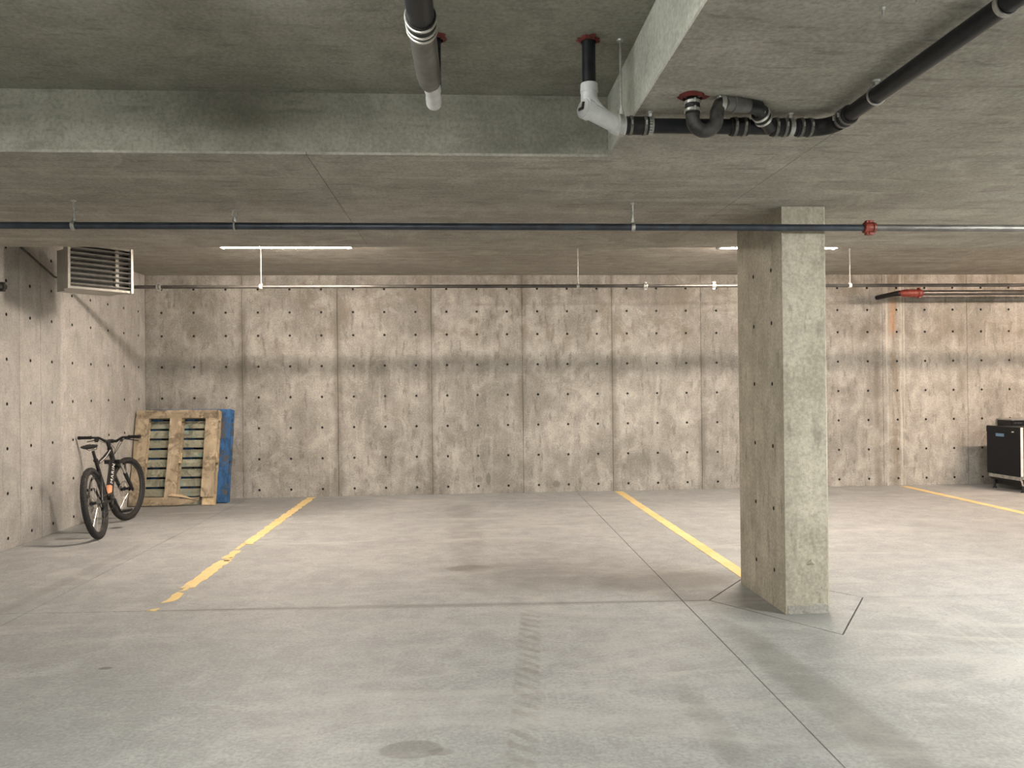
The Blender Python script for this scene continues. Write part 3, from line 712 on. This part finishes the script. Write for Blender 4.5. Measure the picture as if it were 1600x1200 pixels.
def wheel(c, mt, rotor_r, name='wheel'):
    def B(mb, nm, m, par, sm=True):
        mb.v = [tuple(mt @ V(v)) for v in mb.v]; return mb.build(nm, MAT[m], par, sm)
    w = B(MB().lathe(c+V((0,-.014,0)), (0,1,0), [(0,WR-.068),(.002,WR-.05),(.026,WR-.05),(.028,WR-.068)], 48), name, 'rim', bk) if False else None
    mb = MB(); mb.torus(c, (0,1,0), WR-.058, .012, 48, 8); w = B(mb, 'wheel', 'rim', bk)
    mb = MB(); mb.torus(c, (0,1,0), WR-.029, .029, 56, 12)
    for k in range(72):                                          # tread knobs
        a = 2*pi*k/72; d = V((cos(a),0,sin(a))); t_ = V((-sin(a),0,cos(a)))
        for s in (-1,1):
            n_ = (d*cos(s*.55) + V((0,1,0))*sin(s*.55)); q = c + d*(WR-.029) + n_*.0285
            u = n_.cross(t_); m4 = M.Translation(q) @ M((t_, u, n_)).transposed().to_4x4()
            mb.box((-.008,-.007,-.002),(.008,.007,.003), 0, m4)
    B(mb, 'tire', 'tire', w)
    mb = MB()
    for k in range(28):
        a = 2*pi*k/28; s = 1 if k % 2 else -1; a2 = a + (.35 if (k//2) % 2 else -.35)
        mb.tube([c+V((.022*cos(a2), s*.028, .022*sin(a2))), c+V(((WR-.066)*cos(a), 0, (WR-.066)*sin(a)))], .0012, 4, caps=False)
    B(mb, 'spokes', 'chrome', w, False)
    B(MB().lathe(c+V((0,-.055,0)), (0,1,0), [(0,.008),(.02,.01),(.022,.026),(.028,.026),(.03,.015),(.08,.015),(.082,.026),(.088,.026),(.09,.01),(.11,.008)], 16), 'hub', 'frame', w)
    mb = MB(); n = 30; vs = []; fs = []
    for k in range(n):
        a = 2*pi*k/n
        for rr_, yy in ((rotor_r*.8,.034),(rotor_r,.034),(rotor_r,.036),(rotor_r*.8,.036)): vs.append(tuple(c+V((rr_*cos(a), yy, rr_*sin(a)))))
    for k in range(n):
        for j in range(4): fs.append((k*4+j, ((k+1)%n)*4+j, ((k+1)%n)*4+(j+1)%4, k*4+(j+1)%4))
    mb.add(vs, fs)
    for k in range(5):
        a = 2*pi*k/5; mb.tube([c+V((.02*cos(a),.035,.02*sin(a))), c+V((rotor_r*.82*cos(a+.4),.035,rotor_r*.82*sin(a+.4)))], .003, 4)
    B(mb, 'brake_rotor', 'chrome', w, False)
    return w
I4 = M.Identity(4)
wheel(AX, I4, .08); wheel(FX, steer, .09)
fr = MB()
fr.tube([HB+sa*.005, HB.lerp(BB,.5), BB], [.026,.031,.027], 14)                        # down tube
fr.tube([HT-sa*.02, HT.lerp(ST,.5)+V((0,0,-.015)), ST], [.023,.019,.016], 12)          # top tube
fr.tube([BB, BB.lerp(ST,.5), ST+(ST-BB).normalized()*.05], [.02,.018,.018], 12)         # seat tube
fr.cyl(HB-sa*.01, HT+sa*.012, .026, 14)
fr.cyl(BB-V((0,.037,0)), BB+V((0,.037,0)), .024, 14)
for s in (-1,1):
    fr.tube([BB+V((-.02,s*.03,0)), BB+V((-.12,s*.052,.002)), AX+V((.03,s*.066,-.002)), AX+V((0,s*.066,0))], [.013,.011,.010,.010], 8)
    fr.tube([ST+V((-.005,s*.016,-.06)), ST.lerp(AX,.4)+V((0,s*.05,-.01)), AX+V((.005,s*.066,.01))], [.010,.009,.008], 8)
    fr.box((-.016,s*.066-.004,WR-.022),(.02,s*.066+.004,WR+.022))
fr.cyl(ST.lerp(AX,.36)+V((0,-.045,0)), ST.lerp(AX,.36)+V((0,.045,0)), .008, 8)
frame = fr.build('frame', MAT['frame'], bk, True)
# lettering down the down tube (right side faces the camera) and the orange fade
dv = (BB-HB).normalized()
fc = bpy.data.curves.new('lettering', 'FONT'); fc.body = 'MARIN'; fc.size = .082; fc.extrude = .0008; fc.align_x = 'CENTER'; fc.align_y = 'CENTER'; fc.space_character = 1.15
tmp = bpy.data.objects.new('tmp', fc); C.objects.link(tmp); bpy.context.view_layer.update()
me = bpy.data.meshes.new_from_object(tmp.evaluated_get(bpy.context.evaluated_depsgraph_get())); bpy.data.objects.remove(tmp)
me.materials.clear(); me.materials.append(MAT['white'])
lt = bpy.data.objects.new('lettering', me); C.objects.link(lt); lt.parent = frame
ex = -dv; ez = (V((0,-1,0)) + V((dv.z,0,-dv.x))*.75).normalized(); ey = ez.cross(ex)
cm = HB.lerp(BB, .40) + ez*.0315
lt.matrix_local = M.Translation(cm) @ M((ex, ey, ez)).transposed().to_4x4() @ M.Diagonal((1,.5,1,1))
lt['label'] = 'white maker lettering'
MB().tube([HB.lerp(BB,.68), HB.lerp(BB,.74), HB.lerp(BB,.88)], [.0305,.0312,.0292], 14).build('orange_band', MAT['orange'], frame, True)
MB().tube([HT.lerp(ST,.12)+V((0,-.021,.004)), HT.lerp(ST,.5)+V((0,-.019,-.010)), HT.lerp(ST,.9)+V((0,-.0165,.002))], .0035, 6).build('white_stripe', MAT['white'], frame, True)
# seat post and saddle
sd = (ST-BB).normalized(); SP = ST + sd*.15
MB().cyl(ST, SP, .0145, 12).build('seat_post', MAT['frame'], bk, True)
MB().lathe(ST+sd*.035, sd, [(0,.021),(.002,.023),(.02,.023),(.022,.021)], 14).build('seat_clamp', MAT['frame'], bk, True)
sec = [(-.135,.068,.012),(-.12,.075,.020),(-.07,.070,.024),(-.02,.045,.022),(.04,.026,.020),(.10,.021,.018),(.135,.016,.014),(.142,.008,.006)]
mb = MB(); n = 12; vs = []; fs = []
for x, w_, h_ in sec:
    for k in range(n):
        a = 2*pi*k/n; vs.append((SP.x+.0+x, w_*cos(a), SP.z+.045 + (.012 if x < -.1 else 0) + h_*sin(a)*(1 if sin(a) > 0 else .8)))
for i in range(len(sec)-1): fs += [(i*n+k, i*n+(k+1)%n, (i+1)*n+(k+1)%n, (i+1)*n+k) for k in range(n)]
fs += [tuple(range(n)), tuple((len(sec)-1)*n+k for k in range(n))]
sdl = mb.add(vs, fs).build('saddle', MAT['padding'], bk, True)
mb = MB()
for s in (-1,1): mb.tube([(SP.x-.11,s*.03,SP.z+.035),(SP.x-.04,s*.022,SP.z+.012),(SP.x+.05,s*.022,SP.z+.012),(SP.x+.12,s*.008,SP.z+.032)], .0038, 6)
mb.build('saddle_rails', MAT['chrome'], sdl, True)
mb = MB()
for s in (-1,1): mb.tube([(SP.x-.125,s*.03,SP.z+.072),(SP.x-.07,s*.045,SP.z+.065),(SP.x-.02,s*.034,SP.z+.060)], [.006,.008,.004], 6)
mb.build('white_trim', MAT['white'], sdl, True)
# fork
def sb(mb, nm, m, par=bk, sm=True):
    mb.v = [tuple(steer @ V(v)) for v in mb.v]; return mb.build(nm, MAT[m], par, sm)
CR = HB - sa*.035
mb = MB(); mb.cyl(HB, CR-sa*.02, .017, 10); mb.box((-.028,-.085,-.02),(.028,.085,.022), 0, M.Translation(CR)); fork = sb(mb, 'fork', 'frame')
for s in (-1,1):
    top = CR + V((.008,s*.066,0)); bot = FX + V((-.012,s*.066,0)); mid = top.lerp(bot,.42)
    sb(MB().cyl(top, mid, .0155, 12), 'stanchion', 'chrome', fork)
    sb(MB().tube([mid+ (top-mid)*.02, mid.lerp(bot,.5), bot, FX+V((.006,s*.062,-.02))], [.021,.020,.017,.012], 12), 'lower_leg', 'frame', fork)
mb = MB(); c0 = CR.lerp(FX,.42); mb.tube([c0+V((.01,-.066,.02)), c0+V((.035,-.05,.09)), c0+V((.04,0,.115)), c0+V((.035,.05,.09)), c0+V((.01,.066,.02))], .011, 10)
sb(mb, 'arch', 'frame', fork)
# stem, bar, grips, levers
SM = HT + sa*.075; BR = SM + V((.055,0,.012))
mb = MB(); mb.lathe(HT+sa*.012, sa, [(0,.02),(.085,.02),(.088,.017)], 12); mb.tube([SM, BR], [.019,.020], 10); mb.cyl(BR-V((0,.024,0)), BR+V((0,.024,0)), .022, 12); sb(mb, 'stem', 'frame')
bar = MB().tube([BR+V((-.03,-.33,.045)), BR+V((-.005,-.13,.040)), BR+V((0,-.06,0)), BR+V((0,.06,0)), BR+V((-.005,.13,.040)), BR+V((-.03,.33,.045))], [.011,.012,.0155,.0155,.012,.011], 12)
bar = sb(bar, 'handlebar', 'frame')
for s in (-1,1):
    g0 = BR+V((-.0155,s*.205,.043)); g1 = BR+V((-.031,s*.34,.045)); ax = (g1-g0).normalized()
    sb(MB().lathe(g0, ax, [(0,.019),(.012,.019),(.014,.0165)]+[(.02+.01*i,.0165+(.001 if i%2 else 0)) for i in range(10)]+[(.122,.019),(.136,.019)], 14), 'grip', 'rubber', bar)
    l0 = BR+V((-.012,s*.165,.034))
    sb(MB().tube([l0, l0+V((.035,0,-.012)), l0+V((.05,s*.04,-.025)), l0+V((.045,s*.12,-.04))], [.014,.012,.006,.005], 8), 'brake_lever', 'frame', bar)
    sb(MB().tube([l0+V((-.0,-s*.03,-.012)), l0+V((-.02,-s*.035,-.03)), l0+V((-.03,-s*.01,-.03))], [.013,.012,.006], 8), 'shifter', 'frame', bar)
    sb(MB().tube([l0+V((.03,-s*.01,-.01)), l0+V((.10,-s*.08,-.03)), l0+V((.11,-s*.15,-.13)), l0+V((.05,-s*.17,-.20)), HB+V((.02,s*.02,.0))], .0025, 6), 'brake_cable', 'rubber', bar)
    sb(MB().tube([l0+V((-.01,-s*.04,-.02)), l0+V((.06,-s*.12,-.08)), l0+V((.06,-s*.17,-.20)), HB+V((-.0,s*.02,-.02))], .0022, 6), 'gear_cable', 'rubber', bar)
# drivetrain on the right (-y)
mb = MB(); n = 64; vs = []; fs = []; cy = -.05
for k in range(n):
    a = 2*pi*k/n; ro = .072 + (.004 if k % 2 else 0)
    for rr_, yy in ((.05,cy-.0015),(ro,cy-.0015),(ro,cy+.0015),(.05,cy+.0015)): vs.append((BB.x+rr_*cos(a), yy, BB.z+rr_*sin(a)))
for k in range(n):
    for j in range(4): fs.append((k*4+j, ((k+1)%n)*4+j, ((k+1)%n)*4+(j+1)%4, k*4+(j+1)%4))
mb.add(vs, fs)
for k in range(4): a = pi/4+k*pi/2; mb.tube([BB+V((0,cy,0)), BB+V((.056*cos(a),cy,.056*sin(a)))], .007, 6)
cs = mb.build('chainring', MAT['rim'], bk)
for s, a in ((-1,-1.0),(1,pi-1.0)):
    d = V((cos(a),0,sin(a))); p0 = BB+V((0,s*.065,0)); p1 = p0+d*.172+V((0,s*.012,0))
    arm = MB().tube([BB+V((0,s*.03,0)), p0, p0+d*.09+V((0,s*.006,0)), p1], [.012,.016,.013,.012], 10).build('crank_arm', MAT['frame'], bk, True)
    mb = MB().cyl(p1, p1+V((0,s*.03,0)), .006, 8); mb.box((-.05,-.045,-.011),(.05,.045,.011), 0, M.Translation(p1+V((0,s*.06,0)))); mb.build('pedal', MAT['rubber'], arm, bevel=.003)
mb = MB()
for i, (rr_, yy) in enumerate(((.022,-.052),(.028,-.047),(.034,-.042),(.041,-.037),(.048,-.032))):
    mb.lathe(AX+V((0,yy,0)), (0,1,0), [(0,rr_),(.002,rr_)], 24)
mb.build('cassette', MAT['chrome'], bk)
mb = MB(); mb.tube([AX+V((.0,-.05,.045)), BB+V((0,-.05,.074))], .0045, 6); mb.tube([AX+V((.02,-.05,-.13)), BB+V((0,-.05,-.074))], .0045, 6)
mb.tube([AX+V((-.035,-.05,0)), AX+V((-.02,-.05,-.04)), AX+V((.015,-.05,-.07)), AX+V((.0,-.05,-.11)), AX+V((.02,-.05,-.13))], .0045, 6)
mb.build('chain', MAT['rim'], bk, True)
mb = MB(); mb.tube([AX+V((-.005,-.07,-.01)), AX+V((.005,-.075,-.05)), AX+V((.02,-.06,-.07))], [.012,.014,.012], 8); mb.tube([AX+V((.02,-.055,-.07)), AX+V((.015,-.055,-.135))], .009, 8)
for z in (-.07,-.13): mb.lathe(AX+V((.015,-.056,z)), (0,1,0), [(0,.02),(.01,.02)], 14)
mb.build('rear_derailleur', MAT['frame'], bk, True)
mb = MB(); mb.box((-.03,.03,.06),(.02,.055,.10), 0, M.Translation(AX+V((-.02,0,0)))); mb.build('brake_caliper', MAT['frame'], bk, bevel=.006)
MB().lathe(AX+V((-.0,-.075,0)), (0,1,0), [(0,.009),(.15,.009)], 10).build('axle', MAT['chrome'], bk, True)

# ------------------------------------------------------------------ black appliances by the right edge
MAT['gloss'] = plain('black_gloss_panel', (.006,.007,.010), .45, 0, .2, 6, .25)
MAT['black_side'] = plain('black_sheet_metal', (.014,.014,.015), .5, .2, .2)
MAT['sticker'] = plain('blue_grey_sticker', (.13,.24,.36), .5, 0, .25, 40)
dw = thing('dishwasher', 'black dishwasher on short feet with silver door edge', 'dishwasher', (7.075, 9.66, 0), R(2))
# local: door faces -x
MB().box((.04,-.29,.12),(.62,.29,.825)).build('tub', MAT['black_side'], dw, bevel=.004)
dr = MB().box((0,-.30,.205),(.034,.30,.84)).build('door', MAT['gloss'], dw, bevel=.004)
MB().box((-.012,-.29,.755),(.0,.29,.835)).build('control_strip', MAT['gloss'], dr, bevel=.002)
MB().box((.002,-.306,.21),(.036,-.300,.838)).build('edge_trim', MAT['pvc'], dr)
MB().box((-.0016,-.02,.705),(.0005,.13,.745)).build('sticker', MAT['sticker'], dr)
MB().tube([(-.0125,-.17,.775),(-.0125,-.19,.783),(-.0125,-.21,.776),(-.0125,-.2,.772),(-.0125,-.17,.773)], .004, 6).build('badge', MAT['white'], dr, True)
MB().box((.035,-.30,.17),(.62,-.27,.205)).build('base_rail', MAT['steel'], dw); MB().box((.035,.27,.17),(.62,.30,.205)).build('base_rail', MAT['steel'], dw)
MB().box((.01,-.28,.155),(.05,.28,.20)).build('base_rail', MAT['steel'], dw)
MB().box((.09,-.27,.06),(.11,.27,.17)).build('kick_plate', MAT['black_side'], dw)
MB().tube([(.03,-.28,.15),(.02,-.31,.10),(.10,-.32,.075),(.40,-.32,.07)], .012, 8).build('inlet_hose', MAT['steel'], dw, True)
for x in (.07, .57):
    for y in (-.25, .25):
        MB().lathe((x,y,0), (0,0,1), [(0,.026),(.012,.026),(.016,.014),(.17,.014)], 12).build('foot', MAT['black_side'], dw, True)
rg = thing('cooking_range', 'black appliance behind dishwasher with thin silver top edge', 'range', (7.46, 10.0, 0))
MB().box((0,.02,.06),(.76,.29,.90)).build('body', MAT['black_side'], rg, bevel=.004)
MB().box((.0,0,.76),(.76,.025,.895)).build('control_panel', MAT['gloss'], rg, bevel=.003)
MB().box((.02,.0,.20),(.74,.025,.74)).build('door', MAT['gloss'], rg, bevel=.003)
MB().box((-.004,-.006,.897),(.764,.295,.915)).build('top_trim', MAT['steel'], rg)
MB().box((.03,-.002,.855),(.14,.002,.868)).build('panel_marking', MAT['trap'], rg)
for k in range(4): MB().lathe((.30+k*.13,0,.83), (0,-1,0), [(0,.02),(.02,.018)], 14).build('knob', MAT['black_side'], rg, True)
for x in (.05,.71):
    for y in (.06,.25): MB().cyl((x,y,0),(x,y,.06), .018, 10).build('foot', MAT['black_side'], rg, True)

# small anchor stubs left in the right ceiling
for (x, y), l in (((1.243,2.175),'small metal anchor stub in ceiling, left of the pair'),((1.30,2.10),'small metal anchor stub in ceiling, right of the pair')):
    o = MB().lathe((0,0,-.022), (0,0,1), [(0,.004),(.012,.005),(.013,.009),(.022,.010)], 8).build('anchor_stub', MAT['steel'], None, True)
    o.location = (x, y, ZL); tag(o, l, 'anchor', 'anchor stubs')
